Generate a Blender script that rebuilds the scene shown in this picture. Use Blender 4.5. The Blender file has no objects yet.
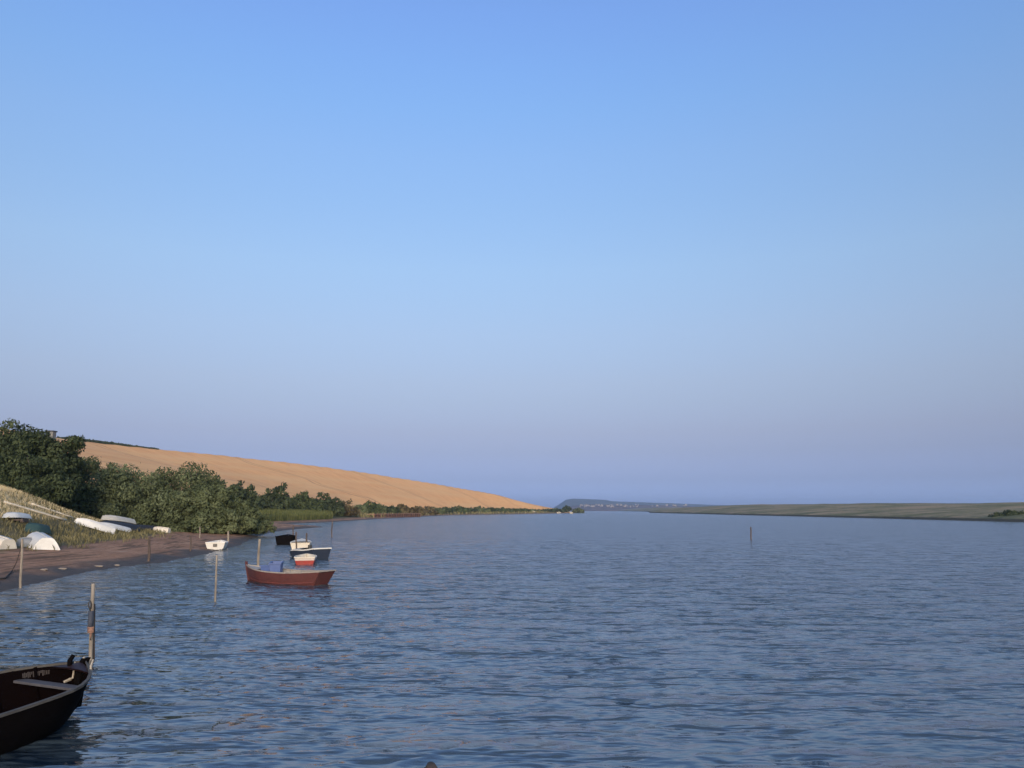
import bpy, math, random
import numpy as np
from mathutils import Vector, Matrix
PI = math.pi
sc = bpy.context.scene
COL = sc.collection
R = math.radians

# ------------------------------------------------------------------ camera
H = 2.8                      # eye height above the water
FPX = 770.0                  # focal length in pixels of a 1024 wide frame
PITCH = math.atan(126.5 / FPX)
cd = bpy.data.cameras.new('camera'); cam = bpy.data.objects.new('camera', cd); COL.objects.link(cam)
cd.sensor_width = 36; cd.lens = 36 * FPX / 1024; cd.clip_start = .05; cd.clip_end = 40000
cam.location = (0, 0, H); cam.rotation_euler = (PI / 2 + PITCH, 0, 0)
sc.camera = cam
CP, SP = math.cos(PITCH), math.sin(PITCH)

def ray(px, py):
    u = (px - 512) / FPX; v = (384 - py) / FPX
    return Vector((u, CP - v * SP, SP + v * CP))
def at(px, py, z=0.0):       # the point of height z seen there
    d = ray(px, py); t = (z - H) / d.z
    return Vector((d.x * t, d.y * t, z))
def atY(px, py, Y):          # the point at distance Y seen there
    d = ray(px, py); t = Y / d.y
    return Vector((d.x * t, Y, H + d.z * t))

# ------------------------------------------------------------------ helpers
def tag(o, label=None, cat=None, group=None, kind=None):
    if label: o['label'] = label
    if cat: o['category'] = cat
    if group: o['group'] = group
    if kind: o['kind'] = kind
    return o

class MB:
    def __init__(s): s.v = []; s.f = []
    def add(s, vs, fs):
        k = len(s.v); s.v += [tuple(x) for x in vs]; s.f += [tuple(i + k for i in f) for f in fs]; return s
    def box(s, c, d, rot=None, taper=1.0):
        x, y, z = d[0] / 2, d[1] / 2, d[2] / 2
        vs = [Vector((sx * x * (taper if sz > 0 else 1), sy * y * (taper if sz > 0 else 1), sz * z)) for sz in (-1, 1) for sy in (-1, 1) for sx in (-1, 1)]
        if rot is not None: vs = [rot @ v for v in vs]
        c = Vector(c)
        return s.add([v + c for v in vs], [(0, 2, 3, 1), (4, 5, 7, 6), (0, 1, 5, 4), (2, 6, 7, 3), (0, 4, 6, 2), (1, 3, 7, 5)])
    def tube(s, pts, rads, n=7, cap=True):
        pts = [Vector(p) for p in pts]; rings = []
        for i, p in enumerate(pts):
            d = (pts[min(i + 1, len(pts) - 1)] - pts[max(i - 1, 0)]).normalized()
            a = d.orthogonal() if abs(d.z) < .95 else Vector((1, 0, 0)) - d * d.x
            a.normalize(); b = d.cross(a)
            rings.append([p + (a * math.cos(2 * PI * k / n) + b * math.sin(2 * PI * k / n)) * rads[i] for k in range(n)])
        vs = [v for r in rings for v in r]; fs = []
        for i in range(len(pts) - 1):
            for k in range(n):
                fs.append((i * n + k, i * n + (k + 1) % n, (i + 1) * n + (k + 1) % n, (i + 1) * n + k))
        if cap:
            fs.append(tuple(range(n - 1, -1, -1))); fs.append(tuple((len(pts) - 1) * n + k for k in range(n)))
        return s.add(vs, fs)
    def build(s, name, mat, parent=None, smooth=False, bevel=0):
        me = bpy.data.meshes.new(name); me.from_pydata(s.v, [], s.f); me.update()
        o = bpy.data.objects.new(name, me); COL.objects.link(o)
        me.materials.append(mat)
        if smooth:
            me.polygons.foreach_set('use_smooth', [True] * len(me.polygons))
        if bevel:
            m = o.modifiers.new('bevel', 'BEVEL'); m.width = bevel; m.segments = 2; m.limit_method = 'ANGLE'
        if parent: o.parent = parent
        return o

def empty(name, loc, rz=0, rx=0, ry=0):
    o = bpy.data.objects.new(name, None); COL.objects.link(o)
    o.location = loc; o.rotation_euler = (rx, ry, rz); o.empty_display_size = .3
    return o

def np_mesh(name, V, F, mat, parent=None, smooth=True, attrs=None):
    me = bpy.data.meshes.new(name)
    V = np.ascontiguousarray(V, np.float32); F = np.ascontiguousarray(F, np.int32)
    me.vertices.add(len(V)); me.vertices.foreach_set('co', V.ravel())
    k = F.shape[1]
    me.loops.add(F.size); me.loops.foreach_set('vertex_index', F.ravel())
    me.polygons.add(len(F)); me.polygons.foreach_set('loop_start', np.arange(0, F.size, k, dtype=np.int32))
    me.polygons.foreach_set('use_smooth', np.full(len(F), smooth, bool))
    for n, a in (attrs or {}).items():
        at_ = me.attributes.new(n, 'FLOAT', 'POINT'); at_.data.foreach_set('value', np.ascontiguousarray(a, np.float32))
    me.update(calc_edges=True); me.validate()
    me.materials.append(mat)
    o = bpy.data.objects.new(name, me); COL.objects.link(o)
    if parent: o.parent = parent
    return o

def grid_faces(nr, nc, wrap=False):
    i = np.arange(nr - 1)[:, None]; j = np.arange(nc if wrap else nc - 1)[None, :]
    j2 = (j + 1) % nc
    a = i * nc + j; b = i * nc + j2; c = (i + 1) * nc + j2; d = (i + 1) * nc + j
    return np.stack([a, b, c, d], -1).reshape(-1, 4)

def vnoise(x, y, seed=0):
    def h(i, j):
        n = (i.astype(np.int64) * 374761393 + j.astype(np.int64) * 668265263 + seed * 974711) & 0x7fffffff
        n = ((n ^ (n >> 13)) * 1274126177) & 0x7fffffff
        return ((n ^ (n >> 16)) & 0xffff) / 65535.0
    xi = np.floor(x); yi = np.floor(y); fx = x - xi; fy = y - yi
    fx = fx * fx * (3 - 2 * fx); fy = fy * fy * (3 - 2 * fy)
    return (h(xi, yi) * (1 - fx) + h(xi + 1, yi) * fx) * (1 - fy) + (h(xi, yi + 1) * (1 - fx) + h(xi + 1, yi + 1) * fx) * fy
def fbm(x, y, seed=0, o=4):
    s = 0; a = .5
    for k in range(o):
        s = s + a * (vnoise(x, y, seed + k) - .5); x = x * 2.03; y = y * 2.03; a *= .5
    return s
def sstep(x, a, b):
    t = np.clip((x - a) / (b - a), 0, 1); return t * t * (3 - 2 * t)

# ------------------------------------------------------------------ materials
class NT:
    def __init__(s, name):
        s.m = bpy.data.materials.new(name); s.m.use_nodes = True
        s.t = s.m.node_tree; s.n = s.t.nodes; s.b = s.n['Principled BSDF']
    def node(s, typ, **kw):
        n = s.n.new(typ)
        for k, v in kw.items():
            if k in n.inputs: n.inputs[k].default_value = v
            else: setattr(n, k, v)
        return n
    def link(s, a, b): s.t.links.new(a, b)
    def coord(s): 
        if not hasattr(s, '_c'): s._c = s.node('ShaderNodeTexCoord')
        return s._c.outputs['Object']
    def noise(s, scale, detail=4, rough=.55, vec=None, stretch=None):
        n = s.node('ShaderNodeTexNoise'); n.inputs['Scale'].default_value = scale
        n.inputs['Detail'].default_value = detail; n.inputs['Roughness'].default_value = rough
        v = vec or s.coord()
        if stretch:
            m = s.node('ShaderNodeMapping'); m.inputs['Scale'].default_value = stretch
            s.link(v, m.inputs['Vector']); v = m.outputs['Vector']
        s.link(v, n.inputs['Vector']); return n.outputs['Fac']
    def ramp(s, fac, stops):
        r = s.node('ShaderNodeValToRGB'); e = r.color_ramp.elements
        while len(e) < len(stops): e.new(.5)
        for x, (p, c) in zip(e, stops): x.position = p; x.color = (*c, 1) if len(c) == 3 else c
        s.link(fac, r.inputs['Fac']); return r.outputs['Color']
    def mix(s, fac, a, b, blend='MIX'):
        m = s.node('ShaderNodeMix', data_type='RGBA', blend_type=blend)
        for sock, v in ((m.inputs[0], fac), (m.inputs[6], a), (m.inputs[7], b)):
            if isinstance(v, (int, float)): sock.default_value = v
            elif isinstance(v, tuple): sock.default_value = (*v, 1)
            else: s.link(v, sock)
        return m.outputs[2]
    def math(s, op, a, b=None, c=None):
        m = s.node('ShaderNodeMath', operation=op)
        for i, v in enumerate((a, b, c)):
            if v is None: continue
            if isinstance(v, (int, float)): m.inputs[i].default_value = v
            else: s.link(v, m.inputs[i])
        return m.outputs[0]
    def attr(s, n): return s.node('ShaderNodeAttribute', attribute_name=n).outputs['Fac']
    def bump(s, h, dist, strength=1.0, normal=None):
        b = s.node('ShaderNodeBump'); b.inputs['Distance'].default_value = dist; b.inputs['Strength'].default_value = strength
        s.link(h, b.inputs['Height'])
        if normal: s.link(normal, b.inputs['Normal'])
        return b.outputs['Normal']
    def out(s, col=None, rough=.8, normal=None, spec=.5):
        if col is not None:
            if isinstance(col, tuple): s.b.inputs['Base Color'].default_value = (*col, 1)
            else: s.link(col, s.b.inputs['Base Color'])
        if isinstance(rough, (int, float)): s.b.inputs['Roughness'].default_value = rough
        else: s.link(rough, s.b.inputs['Roughness'])
        s.b.inputs['Specular IOR Level'].default_value = spec
        if normal: s.link(normal, s.b.inputs['Normal'])
        return s.m

def paint(name, c, wear=None, rough=.5, scale=3, amt=.5, bump=.004, spec=.4):
    t = NT(name); w = wear or tuple(x * .6 for x in c)
    n = t.noise(scale, 6, .65); n2 = t.noise(scale * 9, 3, .6, stretch=(.25, 1, 1))
    f = t.math('ADD', n, t.math('MULTIPLY', n2, .5))
    col = t.ramp(f, [(.5, c), (.62, tuple(a * (1 - amt * .3) + b * amt * .3 for a, b in zip(c, w))), (.95, tuple(a * (1 - amt) + b * amt for a, b in zip(c, w)))])
    return t.out(col, rough, t.bump(n2, bump), spec)
def wood(name, a, b, rough=.85, scale=2):
    t = NT(name); n = t.noise(scale * 6, 5, .65, stretch=(1, 1, .12)); n2 = t.noise(scale * .7, 3)
    col = t.ramp(t.math('ADD', n, t.math('MULTIPLY', t.math('SUBTRACT', n2, .5), .7)), [(.3, a), (.7, b)])
    return t.out(col, rough, t.bump(n, .01))
def leafmat(name, dark, mid, light):
    t = NT(name); r = t.attr('tone'); n = t.noise(.55, 3, .6)
    f = t.math('ADD', t.math('MULTIPLY', r, .42), t.math('MULTIPLY', n, .62))
    col = t.ramp(f, [(.25, dark), (.5, mid), (.8, light)])
    t.out(col, .7, spec=.12)
    tr = t.node('ShaderNodeBsdfTranslucent'); t.link(col, tr.inputs['Color'])
    mx = t.node('ShaderNodeMixShader'); mx.inputs[0].default_value = .25
    t.link(t.b.outputs[0], mx.inputs[1]); t.link(tr.outputs[0], mx.inputs[2])
    t.link(mx.outputs[0], t.n['Material Output'].inputs['Surface'])
    return t.m

M = {}
M['white'] = paint('white_gelcoat', (.60, .60, .59), (.34, .32, .28), .45, 2.0, .45)
M['cream'] = paint('cream_paint', (.57, .53, .46), (.34, .30, .24), .5, 2.5, .5)
M['grey'] = paint('grey_paint', (.20, .21, .22), (.1, .1, .1), .6, 3)
M['palegrey'] = paint('weathered_grey_paint', (.30, .29, .28), (.16, .15, .14), .7, 3)
M['black'] = paint('tar_black_paint', (.003, .0025, .003), (.007, .006, .006), .8, 3, .6, spec=.03)  # own tar black, taken lower to carry the near boat's shade
M['blackin'] = paint('shaded_maroon_paint', (.0022, .0006, .0007), (.0012, .0005, .0005), .9, 3, .6, spec=.05)  # maroon lining blackened in the colour for the shade inside the near boat
M['maroon'] = paint('dark_red_inside_paint', (.020, .004, .004), (.008, .003, .003), .6, 3)
M['red'] = paint('faded_red_paint', (.095, .028, .026), (.06, .022, .021), .55, 2.2, .8)
M['redlow'] = paint('red_bottom_paint', (.11, .026, .022), (.06, .02, .018), .6, 3, .8)
M['brightred'] = paint('bright_red_paint', (.34, .035, .03), (.16, .03, .03), .5, 3)
M['navy'] = paint('navy_paint', (.016, .024, .045), (.03, .035, .05), .4, 3)
M['blue'] = paint('blue_plastic', (.065, .105, .26), (.05, .075, .17), .5, 3)
M['teal'] = paint('dark_teal_canvas', (.022, .058, .062), (.012, .03, .034), .8, 4)
M['tarp'] = paint('dark_tarpaulin', (.025, .030, .042), (.012, .014, .02), .7, 4)
M['rail'] = paint('shaded_worn_rail_paint', (.075, .072, .068), (.035, .032, .03), .8, 6, .8)  # worn paint, darkened in the colour for shade over the near boat
M['thwart'] = paint('shaded_worn_grey_seat', (.085, .082, .09), (.045, .042, .045), .75, 5, .8)  # worn grey with the near boat's shade worked into the tone
M['rope'] = paint('pale_rope', (.42, .38, .32), (.25, .22, .18), .9, 12)
M['darkrope'] = paint('dark_wet_rope', (.03, .028, .028), (.05, .045, .04), .9, 12)
M['lettering'] = paint('worn_lettering', (.075, .062, .056), (.03, .024, .024), .9, 30, .9)
M['palerail'] = paint('pale_rail_paint', (.30, .27, .245), (.14, .12, .11), .7, 6, .8)
M['orange'] = paint('orange_cord', (.27, .15, .11), (.2, .12, .09), .9, 8)
M['sleeve'] = paint('blue_grey_rubber', (.045, .052, .075), (.025, .03, .04), .8, 6)
M['pole'] = wood('weathered_pole', (.12, .10, .08), (.27, .235, .195))
M['darkpole'] = wood('wet_dark_pole', (.035, .026, .022), (.09, .065, .055))
M['bark'] = wood('bark', (.035, .028, .022), (.09, .07, .055))
M['plank'] = wood('bleached_plank', (.34, .30, .24), (.56, .51, .43))
M['rust'] = wood('rusty_brown_timber', (.055, .026, .019), (.12, .058, .042), scale=.3)
M['rustlight'] = wood('rust_orange_timber', (.18, .095, .062), (.28, .15, .10), scale=.3)
M['engine'] = paint('engine_black', (.02, .02, .022), (.05, .05, .05), .4, 4)
M['stone'] = paint('pale_limestone', (.38, .34, .28), (.2, .18, .14), .9, .6)
M['pebble'] = paint('pebble', (.24, .205, .17), (.12, .10, .085), .9, 5)
M['hutwall'] = paint('hut_grey_wall', (.12, .125, .125), (.07, .07, .07), .8, 1)
M['hutroof'] = paint('hut_dark_roof', (.025, .027, .03), (.03, .03, .03), .8, 1)
M['town'] = paint('pale_house_render', (.17, .155, .15), (.09, .085, .08), .8, .02, .9)

L_DARK = leafmat('dark_foliage', (.018, .026, .014), (.040, .055, .027), (.074, .092, .045))
L_GREEN = leafmat('olive_foliage', (.037, .047, .023), (.077, .096, .048), (.132, .156, .085))
L_MID = leafmat('green_foliage', (.022, .032, .014), (.052, .070, .030), (.095, .115, .055))
L_BROWN = leafmat('brown_scrub_foliage', (.038, .032, .016), (.080, .066, .033), (.13, .11, .058))
L_REED = leafmat('reed_leaves', (.040, .052, .018), (.080, .095, .034), (.145, .150, .060))
L_STRAW = leafmat('dry_grass', (.42, .33, .19), (.55, .45, .28), (.66, .57, .39))
L_SALT = leafmat('olive_shore_plants', (.075, .070, .032), (.155, .140, .068), (.24, .21, .115))

# ------------------------------------------------------------------ terrain shape
def P2(px, py): p = at(px, py); return (p.x, p.y)
SHORE_VIS = [P2(*q) for q in [(0, 592), (28, 585), (60, 578), (85, 572), (110, 568), (140, 564.5), (165, 562), (190, 557), (210, 553), (228, 548), (240, 545),
                              (250, 539), (262, 535), (276, 531.5), (292, 529.6), (306, 528.3), (325, 527.0), (306, 526.3), (285, 525.6), (268, 524.9),
                              (290, 523.9), (330, 522.2), (365, 519.8), (400, 517.9), (440, 515.5), (500, 514.5), (545, 513.7), (572, 513.2), (587, 512.95)]]
SHORE = [(900, -60), (200, -22), (60, -9), (20, -3), (5, -.6), (-3, .6), (-9, 2.5), (-14, 7), (-17.5, 15)] + SHORE_VIS + \
        [(90, 900), (60, 1000), (-60, 1300), (-700, 1900), (-3500, 2600), (-3500, -900), (900, -900)]
RIDGE_PX = [(-420, 360, 300), (-150, 405, 350), (0, 427, 400), (60, 439, 440), (150, 448.3, 480), (250, 458.0, 540), (350, 469.8, 600), (450, 486.2, 680), (515, 497.4, 770), (566, 506.4, 900)]
RIDGE = [atY(*q) for q in RIDGE_PX]
for _ in range(3):                          # rounded off
    RIDGE = [RIDGE[0]] + [p for a, b in zip(RIDGE[:-1], RIDGE[1:]) for p in (a.lerp(b, .25), a.lerp(b, .75))] + [RIDGE[-1]]

def poly_dist(x, y, pts, closed=False, vals=None):
    n = len(pts); best = np.full(x.shape, 1e18); val = np.zeros(x.shape); side = np.zeros(x.shape); arc = np.zeros(x.shape); s0 = 0
    for i in range(n if closed else n - 1):
        ax, ay = pts[i][0], pts[i][1]; bx, by = pts[(i + 1) % n][0], pts[(i + 1) % n][1]
        dx, dy = bx - ax, by - ay; l2 = dx * dx + dy * dy + 1e-12
        t = np.clip(((x - ax) * dx + (y - ay) * dy) / l2, 0, 1)
        d = (x - ax - t * dx) ** 2 + (y - ay - t * dy) ** 2
        m = d < best
        best = np.where(m, d, best)
        side = np.where(m, dx * (y - ay) - dy * (x - ax), side)
        if vals is not None: val = np.where(m, vals[i] + t * (vals[(i + 1) % n] - vals[i]), val)
        arc = np.where(m, s0 + t * math.sqrt(l2), arc); s0 += math.sqrt(l2)
    return np.sqrt(best), val, side, arc
def inside(x, y, pts):
    c = np.zeros(x.shape, bool); n = len(pts)
    for i in range(n):
        x1, y1 = pts[i]; x2, y2 = pts[(i + 1) % n]
        if y1 == y2: continue
        m = ((y1 > y) != (y2 > y)) & (x < (x2 - x1) * (y - y1) / (y2 - y1) + x1)
        c ^= m
    return c
def shore_d(x, y):
    d = poly_dist(x, y, SHORE, True)[0]
    return np.where(inside(x, y, SHORE), d, -d)

def land(x, y):
    x = np.asarray(x, float); y = np.asarray(y, float)
    d = shore_d(x, y)
    jit = fbm(x * .25, y * .25, 5) * 1.6 * sstep(np.abs(d), 0, 4) 
    dj = d + jit + fbm(x * .9, y * .9, 8) * .5
    beach = np.where(dj < 0, np.maximum(dj * .10, -1.6), np.minimum(np.minimum(dj * .16, .12 + dj * .075), .8) + .45 * sstep(dj, 8, 14))
    bank = 3.7 * sstep(d, 9, 20.5) * (1 - sstep(y, 60, 84)) + 1.2 * sstep(d, 14, 40) * sstep(y, 60, 84)
    dr, Hh, side, arc = poly_dist(x, y, [(p.x, p.y) for p in RIDGE], False, [p.z for p in RIDGE])
    t = np.clip((d - 30) / (np.maximum(d - 30, 0) + dr + 1e-6), 0, 1)
    hill = Hh * t ** .95
    hill = np.where(side > 0, np.maximum(Hh - dr * .06, 2), hill)
    end = RIDGE[-1]
    near = sstep(y, 60, 180)
    z = beach + bank + np.where(d > 0, np.maximum(hill - (beach + bank) * t, 0), 0) * sstep(d, 14, 60)
    z = z + fbm(x * .7, y * .7, 3) * .10 * sstep(d, 1, 6) + fbm(x * .06, y * .06, 2) * .9 * sstep(d, 25, 80) * (1 - sstep(d, 120, 250))
    return z, d, t, arc, side
def gz(x, y): return float(land(np.array([x]), np.array([y]))[0][0])
def on_land(px, py):                       # the point of the ground seen at a pixel
    d = ray(px, py); lo, hi = 8.0, 8.0
    while hi < 1500:
        lo = hi; hi *= 1.01
        t = hi / d.y
        if H + d.z * t < gz(d.x * t, hi): break
    for _ in range(18):
        m = (lo + hi) / 2; t = m / d.y
        if H + d.z * t < gz(d.x * t, m): hi = m
        else: lo = m
    t = hi / d.y
    return Vector((d.x * t, hi, gz(d.x * t, hi)))

def polar(rad, ang):
    r, a = np.meshgrid(rad, ang, indexing='ij')
    return (r * np.sin(a)).ravel(), (r * np.cos(a)).ravel(), grid_faces(len(rad), len(ang), True)[:, ::-1]
def angles(lo, hi, step, rest):
    a = np.arange(lo, hi, step); b = np.arange(hi, lo + 360, rest)
    return np.radians(np.concatenate([a, b]))
def logr(*segs):
    out = []
    for a, b, k in segs:
        n = max(1, round((math.log(b) - math.log(a)) / k)); out.append(np.exp(np.linspace(math.log(a), math.log(b), n, endpoint=False)))
    return np.concatenate(out + [[segs[-1][1]]])

# ground: one sheet, seabed included
ang = np.concatenate([angles(-44, 8, .11, 400)[:int(52 / .11)], np.radians(np.arange(8, 46, .6)), np.radians(np.arange(46, 316, 3.0))])
x, y, F = polar(logr((1.0, 1300, .011), (1300, 9000, .09)), ang)
z, d, t, arc, side = land(x, y)
far = sstep(np.hypot(x, y), 2500, 4500)
z = z * (1 - far) + far * -2.0
g = NT('ground')
nb = g.noise(.35, 5, .6); nf = g.noise(3.5, 6, .65); nff = g.noise(14, 3, .7); nbig = g.noise(.02, 4)
wave_s = g.attr('along'); 
field = g.mix(nbig, (.56, .295, .120), (.64, .36, .160))
row = g.noise(1.0, 3, .6, vec=g.node('ShaderNodeCombineXYZ').outputs[0])
cx = g.n[-1]
cmb = g.node('ShaderNodeCombineXYZ'); g.link(g.math('MULTIPLY', wave_s, .22), cmb.inputs[0]); g.link(g.math('MULTIPLY', g.attr('up'), 6.0), cmb.inputs[1])
rows = g.noise(1.0, 4, .6, vec=cmb.outputs[0])
field = g.mix(g.ramp(rows, [(.38, (0, 0, 0)), (.66, (1, 1, 1))]), field, g.mix(nbig, (.48, .245, .095), (.56, .305, .132)))
cmb2 = g.node('ShaderNodeCombineXYZ'); g.link(g.math('MULTIPLY', wave_s, .012), cmb2.inputs[0]); g.link(g.math('MULTIPLY', g.attr('up'), 9.0), cmb2.inputs[1])
bands = g.noise(1.0, 4, .6, vec=cmb2.outputs[0])
field = g.mix(g.ramp(bands, [(.42, (0, 0, 0)), (.62, (.55, .55, .55))]), field, (.57, .36, .17))
tram = g.math('PINGPONG', g.math('ADD', g.math('ADD', wave_s, g.math('MULTIPLY', g.attr('up'), 30)), g.math('MULTIPLY', g.noise(.006, 3), 90)), 47.0)
tl = g.math('LESS_THAN', g.math('ABSOLUTE', g.math('SUBTRACT', tram, 2.2)), .75)
field = g.mix(g.math('MULTIPLY', tl, .5), field, (.17, .10, .05))
mud = g.ramp(g.math('ADD', g.math('MULTIPLY', nf, .7), g.math('MULTIPLY', nb, .5)), [(.4, (.155, .085, .052)), (.62, (.285, .160, .100)), (.8, (.39, .25, .165))])
peb = g.node('ShaderNodeTexVoronoi', Scale=9.0); g.link(g.coord(), peb.inputs['Vector'])
mud = g.mix(g.math('MULTIPLY', g.math('LESS_THAN', peb.outputs['Distance'], .16), .5), mud, (.30, .25, .21))
cmb3 = g.node('ShaderNodeCombineXYZ'); g.link(g.math('MULTIPLY', g.attr('sdist'), 1.5), cmb3.inputs[0]); g.link(g.math('MULTIPLY', g.attr('sarc'), .16), cmb3.inputs[1])
weed = g.noise(1.0, 5, .65, vec=cmb3.outputs[0])
mud = g.mix(g.ramp(weed, [(.52, (0, 0, 0)), (.60, (.85, .85, .85))]), mud, (.080, .052, .032))
mud = g.mix(g.ramp(weed, [(.30, (.6, .6, .6)), (.40, (0, 0, 0))]), mud, (.34, .27, .21))
wet = g.ramp(nf, [(.35, (.046, .037, .030)), (.7, (.090, .072, .058))])
grass = g.ramp(g.math('ADD', g.math('MULTIPLY', nf, .5), g.math('MULTIPLY', nb, .5)), [(.36, (.060, .055, .026)), (.55, (.15, .12, .058)), (.72, (.27, .21, .115))])
straw = g.ramp(nf, [(.3, (.46, .36, .20)), (.7, (.60, .49, .30))])
marsh = g.ramp(g.math('ADD', g.math('MULTIPLY', nf, .4), g.math('MULTIPLY', nb, .6)), [(.4, (.030, .036, .014)), (.6, (.075, .080, .032))])
col = g.mix(g.attr('wet'), mud, wet)
gm = g.math('MULTIPLY', g.attr('grass'), 1.0)
jag = g.ramp(g.math('ADD', g.attr('grass'), g.math('MULTIPLY', g.math('SUBTRACT', nb, .5), .9)), [(.42, (0, 0, 0)), (.58, (1, 1, 1))])
col = g.mix(jag, col, grass); col = g.mix(g.attr('straw'), col, straw); col = g.mix(g.attr('marsh'), col, marsh); col = g.mix(g.attr('field'), col, field)
rough = g.math('SUBTRACT', .9, g.math('MULTIPLY', g.attr('wet'), .25))
nrm = g.bump(g.math('ADD', nf, g.math('MULTIPLY', nff, .4)), .10, .8)
g.out(col, rough, nrm, spec=.2)
f0 = np.interp(y, [200, 350, 550, 750, 850], [52, 40, 22, 10, 2])
fieldm = sstep(d, f0, f0 + 5) * sstep(y, 120, 170)
ground = np_mesh('ground', np.stack([x, y, z], 1), F, g.m, attrs={
    'along': arc, 'sdist': d, 'sarc': poly_dist(x, y, SHORE, True)[3], 'up': t, 'field': np.clip(fieldm, 0, 1) ,
    'wet': (1 - sstep(d + fbm(x * .5, y * .5, 11) * 3, .4, 2.6)),
    'grass': sstep(d, 5.5, 9.5), 'straw': sstep(d + fbm(x * .3, y * .3, 4) * 4, 11.5, 15) * (1 - sstep(y, 66, 76)), 'marsh': sstep(d, 2, 9) * sstep(y, 125, 150)})
tag(ground, kind='structure')

# ------------------------------------------------------------------ water
rng = np.random.default_rng(7)
KR = (np.log([2, 4.5, 6, 12, 18, 60, 110, 250, 600, 9000]), [.03, .006, .0036, .0034, .0025, .0025, .0042, .009, .02, .07])
rad = [2.0]
while rad[-1] < 9000: rad.append(min(9000, rad[-1] * (1 + float(np.interp(math.log(rad[-1]), *KR)))))
rad = np.array(rad)
x, y, F = polar(rad, angles(-43, 43, .085, 4.0))
rr = np.hypot(x, y); dr = np.maximum(rr * np.interp(np.log(rr), *KR), rr * .0015)
zz = np.zeros_like(x); gx = np.zeros_like(x); gy = np.zeros_like(x)
mod = .8 + .45 * sstep(.5 * vnoise(x * .8 + 9, y * 1.0, 21) + .3 * vnoise(x * 1.9, y * 2.3, 23) + .2 * vnoise(x * .15, y * .11, 22), .25, .75)
lost = np.zeros_like(x); tot = 0
NW = 80
keep = rr < 620
xk, yk, drk = x[keep], y[keep], dr[keep]
zk = np.zeros_like(xk); dxk = np.zeros_like(xk); dyk = np.zeros_like(xk); lk = np.zeros_like(xk)
for i in range(NW):
    lam = .10 * (13 ** ((i + rng.random()) / NW))
    th = R(100) + rng.normal() * R(31)
    k = 2 * PI / lam; slope = .0190 * (1.2 if lam < .28 else 1.0 if lam < .5 else (.5 / lam) ** .8)
    a = slope / k
    fade = np.clip(lam / drk / 3.2 - .8, 0, 1)
    ph = k * (xk * math.cos(th) + yk * math.sin(th)) + rng.random() * 6.28
    zk += a * fade * np.sin(ph); dxk += .6 * a * fade * math.cos(th) * np.cos(ph); dyk += .6 * a * fade * math.sin(th) * np.cos(ph)
    lk += slope ** 2 * (1 - fade ** 2); tot += slope ** 2
dsh = shore_d(x, y)
calm = 1 - .45 * sstep(dsh, -9, -.5)
m_ = (mod * calm * (1 - .25 * sstep(rr, 50, 150)))[keep]
z = np.zeros_like(x); z[keep] = zk * m_
x2 = x.copy(); y2 = y.copy(); x2[keep] += dxk * m_; y2[keep] += dyk * m_
lost = np.ones_like(x); lost[keep] = lk / tot
w = NT('lagoon_water')
wv = w.coord()
n1 = w.noise(1.3, 3, .6, stretch=(.5, 1.25, 1)); n2 = w.noise(6, 2, .5, stretch=(.5, 1.3, 1)); n3 = w.noise(.33, 3, .5, stretch=(.5, 1.2, 1)); n4 = w.noise(3.4, 2, .5, stretch=(.5, 1.25, 1))
gust = w.math('ADD', .5, w.math('MULTIPLY', w.math('ADD', w.ramp(w.noise(.8, 3, .55, stretch=(.5, 1.2, 1)), [(.47, (0, 0, 0)), (.70, (1, 1, 1))]), w.noise(.045, 4, .6, stretch=(.4, 1, 1))), .75))
lostA = w.attr('lost')
h = w.math('ADD', w.math('MULTIPLY', n1, .34), w.math('ADD', w.math('MULTIPLY', n4, .16), w.math('MULTIPLY', n3, .5)))
h = w.math('ADD', w.math('MULTIPLY', w.math('MULTIPLY', h, gust), lostA), w.math('MULTIPLY', n2, .009))
wn = w.bump(h, 1.0, w.m and 1.0)
deep = w.mix(w.attr('shallow'), (.034, .050, .064), (.072, .072, .064))
w.out(deep, w.math('ADD', .03, w.math('MULTIPLY', lostA, .13)), wn, spec=.5)
w.b.inputs['IOR'].default_value = 2.1
water = np_mesh('water', np.stack([x2, y2, z], 1), F, w.m, attrs={'lost': lost, 'shallow': sstep(dsh, -6.5, -.2)})
tag(water, kind='structure')

# ------------------------------------------------------------------ far bank, far hills
def strip_mesh(name, prof, mat, attrs=None):   # prof: (n, k, 3)
    n, k, _ = prof.shape
    o = np_mesh(name, prof.reshape(-1, 3), grid_faces(n, k), mat, attrs=attrs)
    return o
def resample(pts, n):
    pts = np.array(pts, float); s = np.concatenate([[0], np.cumsum(np.linalg.norm(np.diff(pts[:, :2], axis=0), axis=1))])
    u = np.linspace(0, s[-1], n); return np.stack([np.interp(u, s, pts[:, i]) for i in range(pts.shape[1])], 1), u

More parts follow.
